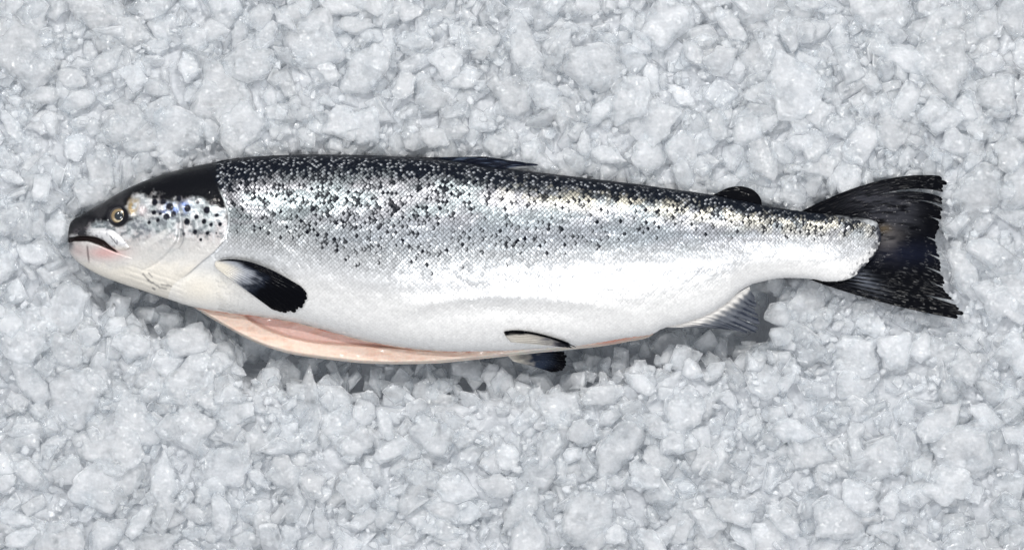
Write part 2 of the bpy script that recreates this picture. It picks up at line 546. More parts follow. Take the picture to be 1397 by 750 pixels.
# body: one closed surface
px_st = np.concatenate([np.linspace(93, 105, 26)[:-1], np.linspace(105, 325, 270)[:-1], np.linspace(325, 1180, 560)[:-1], np.linspace(1180, 1202, 24)])
NV = 170
th = np.linspace(0, math.pi, NV)
uu = (1 - np.cos(th)) / 2
PX = px_st[:, None] * np.ones(NV)
yt, yb = top_y(px_st)[:, None], bot_y(px_st)[:, None]
PY = yt + (yb - yt) * uu
Zt = surf_z(PX, PY)
cT, sT = skin_pigment(PX, PY)
NL = 40
thl = np.linspace(math.pi, 0, NL + 2)[1:-1]
ul = (1 - np.cos(thl)) / 2
PXl = px_st[:, None] * np.ones(NL)
# the far flank reaches down to the far belly flap
PYl = yt + (yb - yt) * ul
Zl = ZC - 0.86 * thick(PXl) * prof(np.broadcast_to(ul, PXl.shape))
cL, sL = skin_pigment(PXl, PYl)
PXr = np.concatenate([PX, PXl], 1); PYr = np.concatenate([PY, PYl], 1); Zr = np.concatenate([Zt, Zl], 1)
cr = np.concatenate([cT, cL], 1); sr = np.concatenate([sT, sL], 1)
n, m = PXr.shape
V = W(PXr, PYr, Zr).reshape(-1, 3)
F = grid_faces(n, m, True)
caps = [V[:m].mean(0), V[-m:].mean(0)]
V = np.concatenate([V, caps])
j = np.arange(m)
F3 = np.concatenate([np.stack([np.full(m, n * m), (j + 1) % m, j], -1),
                     np.stack([np.full(m, n * m + 1), (n - 1) * m + j, (n - 1) * m + (j + 1) % m], -1)])
cc = np.concatenate([cr.reshape(-1, 3), cr[0, :1], cr[-1, :1]])
ss = np.concatenate([sr.ravel(), [0, 0]])
mesh_from('body', V, [F, F3], M_SKIN, fish, cc, ss)


def shell(name, A, B, nt, nsn, off, mat=M_SKIN, colf=skin_pigment, skirt=0.004, parent=fish):
    """a bony plate lying on the flank between two curves; off(s,t) is its height above the skin, edges turned down"""
    t = np.linspace(0, 1, nt); s = np.linspace(0, 1, nsn)
    a, b = curve2(A, t), curve2(B, t)
    P = a[:, None] * (1 - s)[None, :, None] + b[:, None] * s[None, :, None]
    px, py = P[..., 0], P[..., 1]
    o = off(s[None, :], t[:, None])
    z = surf_z(px, py) + o
    c, sv = colf(px, py)
    topv = W(px, py, z)
    low = topv.copy(); low[..., 2] -= skirt
    n_, m_ = px.shape
    Ft = grid_faces(n_, m_)
    Fb = Ft[:, ::-1] + n_ * m_
    per = np.concatenate([np.arange(m_), np.arange(1, n_) * m_ + m_ - 1, (n_ - 1) * m_ + np.arange(m_ - 2, -1, -1), np.arange(n_ - 2, 0, -1) * m_])
    q = np.roll(per, -1)
    Fs = np.stack([q, per, per + n_ * m_, q + n_ * m_], -1)
    VV = np.concatenate([topv.reshape(-1, 3), low.reshape(-1, 3)])
    c = c.reshape(-1, 3); sv = sv.ravel()
    return mesh_from(name, VV, np.concatenate([Ft, Fb, Fs]), mat, parent, np.concatenate([c, c * .5]), np.concatenate([sv, sv]))


shell('gill_cover', [(268, 246), (258, 258), (252, 278), (253, 300), (254, 322), (247, 338), (234, 352), (224, 364), (214, 376)],
      [(293, 244), (304, 262), (311, 277), (316, 299), (312, 325), (300, 341), (280, 357), (261, 373), (240, 389)],
      150, 80, lambda s, t: -0.0022 + 0.0042 * sst(0.0, 0.7, s) * sst(0, .40, t) * sst(1.03, .8, t) + 0 * s * t, skirt=0.003)


def maxilla_pig(px, py):
    n = fbm(px / 3.5, py / 3.5, 77)
    c = mix((0.66, 0.66, 0.67), (0.30, 0.30, 0.32), sst(.5, .8, n))
    c = mix(c, (0.03, 0.03, 0.035), sst(132, 118, px + (n - .5) * 16))
    d = np.abs((py - 325) - (px - 157) * 1.15)
    c = mix(c, (0.04, 0.04, 0.05), .9 * sst(1.5, .4, d + (n - .5)) * sst(152, 156, px) * sst(167, 162, px))
    c = mix(c, (0.75, 0.68, 0.60), sst(333, 341, py) * .7)
    return c, np.full(px.shape, .3)


shell('upper_jaw_plate', [(104, 316), (116, 314), (128, 311.5), (144, 311), (158, 314), (170, 323), (178, 332), (182, 338)],
      [(104, 323), (116, 321.5), (130, 322.5), (144, 327), (154, 335), (166, 342.5), (175, 342), (182, 338.5)],
      70, 16, lambda s, t: -0.0003 + 0.0026 * np.sin(np.pi * np.clip(s, .0, 1)) ** .6 * sst(0, .25, t) + 0 * t, colf=maxilla_pig, skirt=0.003)
shell('lower_jaw', [(95.5, 333), (104, 330), (120, 330), (135, 334), (150, 340), (166, 346.5), (184, 352), (200, 356)],
      [(97, 345), (106, 355), (116, 362), (135, 371), (150, 377), (166, 382), (184, 386), (200, 388)],
      90, 26, lambda s, t: -0.0012 + 0.0026 * sst(1.0, .15, s) * sst(1.0, .7, t), skirt=0.004)

# ---- eye
EX, EY = 166.0, 295.4
EZ = float(surf_z(np.array([EX]), np.array([EY]))[0]) + 0.0006


def dome(name, r0, hgt, z0, colf, parent, nr=22, na=64, ry=1.0, dx=0, dy=0):
    r = np.linspace(0, 1, nr)[1:]
    a = np.linspace(0, 2 * math.pi, na, endpoint=False)
    R, A_ = np.meshgrid(r, a, indexing='ij')
    px = EX + dx + R * r0 * np.cos(A_); py = EY + dy + R * r0 * ry * np.sin(A_)
    z = z0 + hgt * np.sqrt(np.clip(1 - (R * .96) ** 2, 0, 1))
    c = colf(R, A_)
    VV = np.concatenate([W(px, py, z).reshape(-1, 3), W(np.array([EX + dx]), np.array([EY + dy]), np.array([z0 + hgt]))])
    k = len(VV) - 1
    jj = np.arange(na)
    f3 = np.stack([np.full(na, k), (jj + 1) % na, jj], -1)
    cc_ = np.concatenate([c.reshape(-1, 3), c[0, :1]])
    return mesh_from(name, VV, [grid_faces(nr - 1, na, True)[:, ::-1], f3], M_EYE, parent, cc_, np.zeros(len(VV)))


def iris_col(R, A):
    n = vnoise(np.cos(A) * 5 + 9, np.sin(A) * 5 + R * 3 + 9, 3)
    c = mix((0.20, 0.15, 0.08), (0.58, 0.50, 0.36), sst(.3, .8, n + .35 * np.sin(A + .6)))
    c = mix(c, (0.22, 0.15, 0.07), sst(.66, .92, R) * .95)
    return mix(c, (0.10, 0.06, 0.03), sst(.66, .5, R))


eye = dome('eye', 12.3, 0.0022, EZ - .0012, lambda R, A: np.broadcast_to(np.array((0.035, 0.03, 0.028)), R.shape + (3,)) * (1 + 0 * R[..., None]), fish)
dome('iris', 9.8, 0.0024, EZ - .0004, iris_col, eye)
dome('pupil', 5.9, 0.0014, EZ + .0013, lambda R, A: np.broadcast_to(np.array((0.006, 0.012, 0.018)), R.shape + (3,)) * (1 + 0 * R[..., None]), eye, dx=.6, dy=-.4)

# ---- scales: thousands of overlapping plates
def make_scales():
    stations = [300.0]
    while stations[-1] < 1194:
        p = np.interp(stations[-1], [300, 500, 700, 900, 1100, 1200], [5.2, 5.9, 6.0, 5.7, 4.8, 4.2])
        stations.append(stations[-1] + p * .5)
    cx, cy, cz, row, lo_, ptc = [], [], [], [], [], []
    for k, px in enumerate(stations):
        uq = np.concatenate([np.linspace(0, .04, 60)[:-1], np.linspace(.04, .9, 240)[:-1], np.linspace(.9, 1, 60)])
        y0, y1 = float(top_y(px)), float(bot_y(px))
        yq = y0 + (y1 - y0) * uq
        zq = ZC + float(thick(px)) * prof(uq)
        arc = np.concatenate([[0], np.cumsum(np.hypot(np.diff(yq * S), np.diff(zq)))])
        q = np.interp(px, [300, 500, 700, 900, 1100, 1200], [2.75, 2.95, 3.0, 2.85, 2.5, 2.25]) * S
        mid = np.interp(pchip([(300, 300), (500, 305), (800, 318), (1000, 324), (1200, 324)], px), yq, arc)
        k0 = math.floor(mid / q); k1 = math.floor((arc[-1] - mid) / q)
        rr = np.arange(-k0, k1 + 1)
        rr = rr[(rr + k) % 2 == 0]
        aa = mid + rr * q
        ok = (aa > .0075) & (aa < arc[-1] - .004)
        rr, aa = rr[ok], aa[ok]
        cy.append(np.interp(aa, arc, yq)); cx.append(np.full(len(aa), px)); row.append(rr)
        ptc.append(np.full(len(aa), q / S * 1.12))
    px = np.concatenate(cx); py = np.concatenate(cy); pt = np.concatenate(ptc)
    # keep the trunk behind the gill opening only
    rx = pchip([(200, 268), (225, 282), (240, 292), (262, 304), (277, 311), (299, 316), (325, 312), (341, 300),
                (357, 282), (373, 268), (389, 262), (420, 262)], py)
    edge = px > rx + 3 + np.where(py < 246, np.abs(rng.normal(0, 13, len(px))) - 9, 0)
    edge &= ~((px < rng.uniform(290, 345, len(px))) & (py > 350))
    end = pchip([(285, 1186), (300, 1194), (330, 1196), (345, 1192), (356, 1182), (366, 1172), (380, 1160)], py)
    edge &= px < end + np.where(rng.random(len(px)) < .75, rng.normal(-2, 2.4, len(px)), rng.normal(2, 5, len(px)))
    px, py, pt = px[edge], py[edge], pt[edge]
    N = len(px)
    px = px + rng.normal(0, .35, N); py = py + rng.normal(0, .22, N)
    z = surf_z(px, py)
    e = .8
    P0 = W(px, py, z)
    Tx = W(px + e, py, surf_z(px + e, py)) - W(px - e, py, surf_z(px - e, py))
    Ty = W(px, py - e * .5, surf_z(px, py - e * .5)) - W(px, py + e * .5, surf_z(px, py + e * .5))
    # follow the rows of the flank
    tx = Tx / np.linalg.norm(Tx, axis=1)[:, None]
    nz = np.cross(Tx, Ty); nz /= np.linalg.norm(nz, axis=1)[:, None]
    slope = (top_y(px + 8) - top_y(px - 8)) / 16 * np.clip(1 - (py - top_y(px)) / 200, 0, 1)
    ang = -slope + rng.normal(0, .09, N)
    ty = np.cross(nz, tx)
    ca, sa = np.cos(ang)[:, None], np.sin(ang)[:, None]
    tx, ty = tx * ca + ty * sa, ty * ca - tx * sa
    # random tilt
    nz = nz + tx * (rng.normal(-.01, .014, N))[:, None] + ty * (rng.normal(0, .014, N))[:, None]
    nz /= np.linalg.norm(nz, axis=1)[:, None]
    tx = tx - nz * (tx * nz).sum(1)[:, None]; tx /= np.linalg.norm(tx, axis=1)[:, None]
    ty = np.cross(nz, tx)
    # template: free rounded edge towards the tail (+x), buried root
    K = 10
    a = np.linspace(0, 2 * math.pi, K, endpoint=False)
    rim = np.stack([np.cos(a) * 1.28 + .1, np.sin(a) * 1.12], -1)
    inner = rim * .55 + np.array([.16, 0])
    tmpl = np.concatenate([[[.22, 0]], inner, rim])
    hgt = np.concatenate([[1.0], np.full(K, .86), .34 + .34 * (rim[:, 0] > .3) - .75 * (rim[:, 0] < -.3)])
    sc_ = (pt * S)[:, None]
    VV = (P0[:, None] + tx[:, None] * (tmpl[None, :, 0] * sc_)[..., None] + ty[:, None] * (tmpl[None, :, 1] * sc_)[..., None]
          + nz[:, None] * (hgt * .0004)[None, :, None])
    # lift along the overlap
    VV += nz[:, None] * ((tmpl[:, 0] * .00012)[None, :, None])
    j = np.arange(K); j2 = (j + 1) % K
    f3 = np.stack([np.zeros(K, int), 1 + j, 1 + j2], -1)
    f4 = np.stack([1 + j, 1 + K + j, 1 + K + j2, 1 + j2], -1)
    nv = len(tmpl)
    off = np.arange(N) * nv
    F3 = (f3[None] + off[:, None, None]).reshape(-1, 3)
    F4 = (f4[None] + off[:, None, None]).reshape(-1, 4)
    # ---- colour of each scale
    base, s_skin = skin_pigment(px, py)
    bl, lo = back_line(px), low_line(px)
    d = py - bl
    yt_, yb_ = top_y(px), bot_y(px)
    u = (py - yt_) / (yb_ - yt_)
    n1 = fbm(px / 16, py / 11, 51); n2 = fbm(px / 45, py / 16, 61); r1 = rng.random(N); r2 = rng.random(N); r3 = rng.random(N)
    sil = mix((0.44, 0.46, 0.47), (0.60, 0.61, 0.62), r2)
    tint = mix((0.30, 0.345, 0.36), (0.39, 0.385, 0.41), sst(.3, .7, n2))
    tint = mix(tint, (0.50, 0.47, 0.38), sst(620, 760, px) * sst(.35, .6, n1) * sst(40, 10, d))
    sil = mix(sil, tint, sst(60, 10, py - (bl + 40)) * .85)
    mid = np.exp(-((py - pchip([(300, 330), (500, 322), (800, 318), (1000, 322), (1200, 324)], px)) / 26) ** 2)
    sil = mix(sil, (0.34, 0.37, 0.41), mid * .6 * sst(380, 480, px) * sst(1150, 900, px))
    pale = sst(-10, 40, py - lo)
    sil = mix(sil, (0.74, 0.75, 0.765), pale)
    sil = mix(sil, (0.86, 0.855, 0.845), sst(.58, .80, u))
    cen = sil * (1 + (r3 - .5) * .4 * (1 - .8 * sst(.5, .72, u)))[:, None]
    rimc = cen * (.34 + .46 * pale)[:, None]
    upz = (1 - pale) * sst(.30, .62, n2 * .6 + r1 * .4)
    rimc = mix(rimc, (0.05, 0.057, 0.065), upz * .75)
    rimc = mix(rimc, cen * .93, sst(.6, .85, u))
    cr_ = sst(430, 330, px) * sst(330, 362, py)
    cen_skin = base
    cen = mix(cen, base * .98, cr_); rimc = mix(rimc, base * .94, cr_)
    # the dark back: black scales; specular dots of the scales painted as silvery centres
    dark = sst(14, -2, d + (n1 - .5) * 18 + (r1 - .5) * 12)
    glint = mix((0.012, 0.016, 0.026), (0.62, 0.65, 0.70), (r2 > .64) * (.15 + .85 * r3) * sst(1, 8, py - yt_))
    cen = mix(cen, glint, dark)
    rimc = mix(rimc, (0.003, 0.004, 0.007), dark)
    # transition: dark gaps between silver hearts
    tr = np.exp(-((d - 10) / 18) ** 2)
    rimc = mix(rimc, (0.012, 0.015, 0.02), tr * .95 * (r3 < .85))
    # black flecks, in loose clusters along the flank
    env = sst(-6, 4, d) * sst(0, -28, py - lo + (n2 - .5) * 44) * sst(1190, 980, px)
    env = np.maximum(env * (.35 + .55 * sst(700, 380, px)), .55 * np.exp(-((py - pchip([(400, 338), (600, 332), (800, 318), (1000, 312)], px)) / 18) ** 2) * sst(430, 520, px) * sst(960, 760, px))
    env = np.maximum(env, .5 * sst(-6, 2, d) * sst(36, 16, d))
    prob = env * (.11 + .38 * sst(.36, .64, n1))
    fleck = r1 < prob
    fleck |= (r1 > .988) & (py < lo + 14)
    vn = vnoise(px / 5.0, py / 4.2, 88)
    fleck |= (vn < .20 * env + .10 * env * n1) & (py > bl - 4)
    half = (r2 < np.where(d > 45, .70, .5)) & fleck
    k = (.75 + .25 * r3) * fleck
    cen = mix(cen, (0.007, 0.009, 0.014), k * ~half)
    en = pchip([(285, 1184), (296, 1191), (305, 1196), (326, 1198), (342, 1194), (354, 1184), (364, 1172), (380, 1163)], py)
    fd = sst(-13, 4, px - en + rng.normal(0, 4.5, N)) * .9
    cen = mix(cen, (0.06, 0.065, 0.08), fd); rimc = mix(rimc, (0.03, 0.034, 0.045), fd)
    met = .62 * (1 - .72 * sst(.6, .9, u))
    met = met * (1 - cr_) + s_skin * cr_
    sc_c = met * (1 - .9 * dark) * (1 - fleck * .8)
    sc_r = met * .9 * (1 - dark) * (1 - .6 * fleck)
    colr = np.concatenate([cen[:, None], np.repeat((cen * .92)[:, None], K, 1), np.repeat(rimc[:, None], K, 1)], 1)
    phi = rng.uniform(-1.6, 1.6, N)
    cres = k[:, None] * sst(-.5, .2, np.cos(a[None] - phi[:, None]))
    colr[:, 1 + K:] = mix(colr[:, 1 + K:], (0.005, 0.007, 0.011), cres)
    # dark scales keep their painted glint small
    inn = mix(cen * .92, rimc, np.clip(dark * .72 + half * .3, 0, 1))
    colr[:, 1:1 + K] = mix(np.repeat(inn[:, None], K, 1), (0.006, 0.008, 0.012), cres * .9)
    silv = np.concatenate([sc_c[:, None], np.repeat(sc_c[:, None], K, 1), np.repeat(sc_r[:, None], K, 1)], 1)
    o = mesh_from('scales', VV.reshape(-1, 3), [F3, F4], M_SCALE, fish, np.clip(colr.reshape(-1, 3), .002, .92), silv.ravel())
    o['kind'] = 'stuff'
    print('scales', N)


make_scales()

# ---- opened belly: the far flap seen below the near one
def make_flap():
    px = np.concatenate([np.linspace(262, 300, 40)[:-1], np.linspace(300, 892, 330)])
    nw = 44
    w = np.linspace(-.55, 1, nw)
    yn, yf = bot_y(px), pchip(FLAP, px)
    wid = np.maximum(yf - yn, .3)
    inner_y = pchip([(262, 418), (300, 424), (324, 425), (343, 438), (369, 451), (395, 460), (425, 466), (472, 470), (536, 473.5), (600, 478), (900, 452)], px)
    PXg = px[:, None] * np.ones(nw)
    PYg = np.where(w[None] > 0, yn[:, None] + wid[:, None] * np.clip(w[None], 0, 1), yn[:, None] + w[None] * 26)
    # height: lies a little under the near edge; the cut rim is thick, the membrane inside hollows away
    rim = sst(-3.0, 2.5, PYg - inner_y[:, None])
    z = ZC - 0.004 - 0.0070 * (1 - rim) - 0.004 * np.clip(-w[None], 0, 1)
    edge = (yf[:, None] - PYg)
    z = z - 0.009 * sst(5.0, 0, edge) ** 1.5
    z += (fbm(PXg / 22, PYg / 8, 3) - .5) * .0022
    fade = sst(262, 290, px) * sst(892, 850, px)
    z = z * 1.0 - (1 - fade)[:, None] * .002
    n1 = fbm(PXg / 18, PYg / 7, 13); n2 = fbm(PXg / 5, PYg / 3, 14)
    c = mix((0.66, 0.43, 0.37), (0.72, 0.54, 0.44), rim)
    c = mix(c, (0.80, 0.70, 0.60), sst(9, 2, edge) * .75)
    c = mix(c, (0.60, 0.28, 0.16), .3 * sst(.58, .78, n1))
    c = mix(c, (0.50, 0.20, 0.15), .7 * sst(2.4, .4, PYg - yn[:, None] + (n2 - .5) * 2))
    g = np.exp(-((PXg - 835) / 32) ** 2) * sst(7, 2, PYg - yn[:, None])
    c = mix(c, (0.58, 0.20, 0.13), .8 * g)
    # between the pelvic fins the skin of the far flank is whitish
    g = np.exp(-((PXg - 745) / 55) ** 2)
    c = mix(c, (0.78, 0.76, 0.70), .85 * g)
    topv = W(PXg, PYg, z)
    low = topv.copy(); low[..., 2] = np.minimum(low[..., 2] - .004, ZC - .016)
    n_, m_ = PXg.shape
    Ft = grid_faces(n_, m_)[:, ::-1]
    per = np.concatenate([np.arange(m_), np.arange(1, n_) * m_ + m_ - 1, (n_ - 1) * m_ + np.arange(m_ - 2, -1, -1), np.arange(n_ - 2, 0, -1) * m_])
    q = np.roll(per, -1)
    Fs = np.stack([per, q, q + n_ * m_, per + n_ * m_], -1)
    VV = np.concatenate([topv.reshape(-1, 3), low.reshape(-1, 3)])
    c = c.reshape(-1, 3)
    cl = np.broadcast_to(np.array((.7, .68, .64)), c.shape)
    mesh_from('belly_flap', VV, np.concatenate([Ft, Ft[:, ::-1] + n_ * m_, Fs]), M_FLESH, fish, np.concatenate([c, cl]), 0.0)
    # thin cut rim of the near belly wall
    pr = np.linspace(266, 884, 420)
    yn = bot_y(pr)
    k = np.linspace(0, 2 * math.pi, 10, endpoint=False)
    rad = (1.5 + .5 * fbm(pr / 12, pr * 0, 6)) * sst(266, 285, pr) * sst(700, 640, pr) + .7 * sst(640, 700, pr) * sst(884, 860, pr)
    rad = np.maximum(rad, .15)
    zc = ZC - .0006
    px2 = pr[:, None] + 0 * k
    py2 = yn[:, None] + rad[:, None] * np.sin(k) - .2
    z2 = zc + rad[:, None] * np.cos(k) * S
    cl = mix((0.74, 0.55, 0.44), (0.52, 0.20, 0.15), sst(.35, .75, fbm(px2 / 9, py2 / 3, 8)))
    mesh_from('cut_edge', W(px2, py2, z2).reshape(-1, 3), grid_faces(len(pr), 10, True), M_FLESH, fish, cl.reshape(-1, 3), 0.0)


make_flap()

# ---- fins


def fin(name, base, mid, tip, nray, zf, colf, jag=0.0, slits=(), amp=.0007, thickn=.0011, ns=40, per=7, fray=.0):
    """rays fan from base to tip; slits = [(t, depth, width)] tears that open towards the tip"""
    cuts = [0.0] + [s[0] for s in slits] + [1.0]
    Vs, Fs, Cs, o = [], [], [], 0
    for i in range(len(cuts) - 1):
        a, b = cuts[i], cuts[i + 1]
        nt = max(4, int(round((b - a) * nray * per)) + 1)
        t = np.linspace(a, b, nt); s = np.linspace(0, 1, ns)
        B, M_, T = curve2(base, t), curve2(mid, t), curve2(tip, t)
        rayn = np.floor(t * nray)
        j = (hash2(rayn, rayn * 0, 5) - .3) * jag + np.abs(np.sin(t * nray * math.pi)) * jag * .35
        s1 = s[None, :] * (1 + (j[:, None]) * sst(.5, 1, s)[None, :])
        Bq = B[:, None]; Mq = M_[:, None]; Tq = T[:, None]
        s2 = s1[..., None]
        P = Bq * (1 - s2) ** 2 + (2 * Mq - .5 * Bq - .5 * Tq) * 2 * s2 * (1 - s2) + Tq * s2 ** 2
        # tears
        for side, sl in ((a, slits[i - 1] if i > 0 else None), (b, slits[i] if i < len(slits) else None)):
            if sl is None:
                continue
            dirv = T[-1] - T[0] if nt > 1 else np.array([0, 1.])
            dirv = dirv / (np.linalg.norm(dirv) + 1e-9)
            sg = 1 if side == a else -1
            near = np.exp(-np.abs(t - side) / max(.35 * (b - a), .012))[:, None]
            P = P + (dirv * sg * sl[2])[None, None] * (near * np.clip((s[None] - sl[1]) / (1 - sl[1]), 0, 1))[..., None]
        px, py = P[..., 0], P[..., 1]
        tt = np.broadcast_to(t[:, None], px.shape); s_ = np.broadcast_to(s[None], px.shape)
        z = zf(tt, s_, px, py) + amp * np.cos(tt * nray * 2 * math.pi) * sst(0, .15, s_) * (1 - .3 * s_) + (fbm(px / 13, py / 9, 4) - .5) * .0022
        c, _ = colf(px, py, tt, s_)
        topv = W(px, py, z); low = topv.copy()
        tk = thickn * (1 - .6 * s_) * np.clip(np.minimum(tt - a, b - tt) / ((b - a) * .02 + 1e-6), .3, 1)
        low[..., 2] -= tk
        n_, m_ = px.shape
        Ft = grid_faces(n_, m_)
        per_ = np.concatenate([np.arange(m_), np.arange(1, n_) * m_ + m_ - 1, (n_ - 1) * m_ + np.arange(m_ - 2, -1, -1), np.arange(n_ - 2, 0, -1) * m_])
        q = np.roll(per_, -1)
        Fq = np.concatenate([Ft, Ft[:, ::-1] + n_ * m_, np.stack([q, per_, per_ + n_ * m_, q + n_ * m_], -1)])
        Vs += [topv.reshape(-1, 3), low.reshape(-1, 3)]
        Cs += [c.reshape(-1, 3)] * 2
        Fs.append(Fq + o)
        o += 2 * n_ * m_
    ob = mesh_from(name, np.concatenate(Vs), np.concatenate(Fs), M_FIN, fish, np.clip(np.concatenate(Cs), .0015, .9), 0.0)
    # outward normals
    bm = bmesh.new(); bm.from_mesh(ob.data); bmesh.ops.recalc_face_normals(bm, faces=bm.faces); bm.to_mesh(ob.data); bm.free()
    return ob


K0 = np.array((0.0022, 0.0025, 0.004))


def tail_col(px, py, t, s):
    n = fbm(px / 16, py / 5, 71); n2 = fbm(px / 5, py / 3, 72)
    c = np.broadcast_to(K0, px.shape + (3,)).copy()
    # smoky thin membrane in the upper half
    g = np.exp(-((px - 1215) / 38) ** 4 - ((py - 288 - (px - 1215) * .12) / 24) ** 4) + .8 * np.exp(-((px - 1180) / 24) ** 2 - ((py - 268 + (px - 1180) * .35) / 9) ** 2)
    ray = .5 + .5 * np.cos(t * 30 * 2 * math.pi)
    c = mix(c, (0.035, 0.036, 0.044), np.clip(g * sst(.25, .65, n + .15 * ray), 0, 1) * .85)
    g = np.exp(-((px - 1213) / 17) ** 2 - ((py - 330) / 18) ** 2)
    c = mix(c, (0.15, 0.14, 0.14), .7 * g * sst(.2, .6, n))
    g = np.exp(-((px - 1207) / 8) ** 2 - ((py - 312) / 5) ** 2)
    c = mix(c, (0.12, 0.085, 0.04), .5 * g)
    g = np.exp(-((px - 1172) / 26) ** 2 - ((py - 378 - (px - 1172) * .55) / 12) ** 2)
    c = mix(c, (0.15, 0.165, 0.20), .7 * g * sst(.3, .7, ray * .5 + n * .6))
    g = np.exp(-((px - 1235) / 50) ** 2 - ((py - 345) / 16) ** 2)
    c = mix(c, (0.007, 0.009, 0.02), .8 * g)
    return c, 0


fin('tail_fin', [(1090, 290), (1130, 296), (1165, 305), (1182, 318), (1184, 335), (1170, 352), (1150, 368), (1125, 380), (1104, 381)],
    [(1194, 248), (1215, 266), (1226, 288), (1234, 315), (1234, 335), (1228, 355), (1222, 372), (1208, 396), (1203, 412)],
    [(1283, 240), (1286, 250), (1282, 266), (1283, 284), (1281, 303), (1276, 322), (1280, 345), (1283, 368), (1287, 392), (1300, 410), (1305, 420), (1307, 435)],
    30, lambda t, s, px, py: ZC - .002 - .004 * s + .004 * np.sin(t * 5 + s * 2) * s, tail_col, jag=.045,
    slits=((.125, .42, 3.6), (.20, .72, 2.4), (.30, .86, 1.4), (.44, .84, 1.4), (.56, .82, 1.8), (.66, .8, 1.8), (.76, .86, 1.5), (.88, .78, 3.4)), ns=60, amp=.00025)


def pect_col(px, py, t, s):
    n = fbm(px / 9, py / 5, 81)
    dk = sst(.42, .72, s + (n - .5) * .25 + .32 * sst(.35, .0, t))
    c = mix((0.70, 0.66, 0.58), (0.36, 0.38, 0.42), sst(.1, .45, s + .2 * sst(.6, 0, t)))
    c = mix(c, (0.02, 0.026, 0.042), sst(.30, .60, s + (n - .5) * .2 + .15 * sst(.5, 0, t)))
    c = mix(c, K0, dk)
    c = mix(c, K0 * 2, sst(.16, .04, t + (n - .5) * .05) * sst(.02, .10, s))
    return c, 0


def on_skin(lift0, lift1):
    return lambda t, s, px, py: surf_z(px, np.minimum(py, bot_y(px) - 4)) + lift0 + (lift1 - lift0) * s


fin('pectoral_fin', [(299, 357), (298, 361), (300, 366)],
    [(345, 357), (354, 373), (338, 394)],
    [(402, 383), (410, 388), (417, 395), (418, 402), (414, 412), (408, 419), (398, 423), (386, 423.5), (373, 421)],
    13, lambda t, s, px, py: surf_z(px, py) + .0016 + .007 * np.sin(np.pi * np.clip(s, 0, 1)) * (1 - .5 * t) + .0015, pect_col, jag=.035, amp=.0003)


def pelv_col(px, py, t, s):
    n = fbm(px / 8, py / 3, 91)
    c = mix((0.54, 0.51, 0.46), (0.12, 0.12, 0.14), sst(.35, .85, s + (n - .5) * .4))
    c = mix(c, K0, sst(.40, .22, t + (n - .5) * .2) * sst(.0, .08, s + .05))
    c = mix(c, K0 * 1.6, sst(.70, .95, s + (n - .5) * .3))
    return c, 0


fin('pelvic_fin', [(687, 452), (690, 458), (697, 466)], [(722, 451.5), (734, 461), (740, 470)],
    [(776, 467), (774, 470), (768, 473)], 8,
    lambda t, s, px, py: np.maximum(surf_z(px, np.minimum(py, bot_y(px) - 5)), ZC + .014) + .003 + .001 * s, pelv_col, jag=.10, amp=.0006)


def pelv2_col(px, py, t, s):
    n = fbm(px / 8, py / 4, 95)
    c = mix((0.48, 0.46, 0.42), (0.03, 0.04, 0.065), sst(.1, .5, s + (n - .5) * .4))
    return mix(c, K0, sst(.55, .9, s)), 0


fin('pelvic_fin', [(692, 484), (695, 488), (700, 493)], [(732, 480.5), (735, 490), (730, 501)],
    [(770, 480), (770, 490), (769, 498), (762, 506), (752, 508)], 10,
    lambda t, s, px, py: ZC - .013 - .006 * s, pelv2_col, jag=.06, amp=.0006)


def dors_col(px, py, t, s):
    n = fbm(px / 14, py / 2.5, 99)
    c = mix((0.008, 0.010, 0.018), (0.06, 0.08, 0.12), sst(.55, .8, n))
    return c, 0


fin('dorsal_fin', [(548, 217), (580, 220), (620, 226), (660, 231), (690, 234)],
    [(570, 215.5), (602, 216), (642, 217.5), (676, 222), (696, 229)],
    [(606, 215), (650, 214), (690, 218.5), (718, 223), (727, 226.5)], 11,
    lambda t, s, px, py: ZC + .0075 - .0025 * s + 0 * t, dors_col, jag=.12, amp=.0007, slits=((.62, .6, 1.0),))


def adip_col(px, py, t, s):
    return np.broadcast_to(K0, px.shape + (3,)), 0


fin('adipose_fin', [(970, 267), (990, 271), (1012, 276), (1030, 280), (1039, 282)],
    [(983, 261), (999, 263.5), (1017, 267), (1032, 274), (1038.5, 280)],
    [(985, 259.5), (996, 255.5), (1009, 254), (1023, 257), (1033, 264), (1038, 272), (1039.5, 281)], 3,
    lambda t, s, px, py: ZC + .0035 - .002 * s * s, adip_col, amp=.0, thickn=.005)


def anal_col(px, py, t, s):
    n = fbm(px / 9, py / 4, 111)
    rw = t + (vnoise(t * 9 + 3, t * 0, 15) - .5) * .07 + (n - .5) * .02
    ray = (.5 + .5 * np.cos(rw * 12 * 2 * math.pi)) * (.45 + .55 * hash2(np.floor(rw * 12), rw * 0 , 8))
    c = mix((0.70, 0.68, 0.65), (0.12, 0.13, 0.15), sst(.18, .50, s + .12 * ray + (n - .5) * .2))
    dk = sst(.50, .78, s + (n - .5) * .3 + .10 * ray - .25 * sst(.7, 1, t))
    c = mix(c, (0.02, 0.025, 0.04), dk * (.45 + .55 * sst(.35, .7, ray)))
    return c, 0


fin('anal_fin', [(1022, 391), (1008, 399), (990, 412), (965, 427), (935, 440), (908, 446)],
    [(1025, 398), (1017, 408), (1005, 421), (990, 434), (970, 443), (945, 447)],
    [(1030, 404), (1030, 413), (1029, 422), (1030, 431), (1029, 440), (1024, 449), (1013, 453), (1000, 450.5), (982, 448.5)],
    12, lambda t, s, px, py: ZC + .004 - .009 * s, anal_col, jag=.12, amp=.0005,
    slits=((.18, .7, 1.0), (.30, .62, 1.4), (.43, .6, 1.5), (.56, .62, 1.5), (.69, .7, 1.2)))

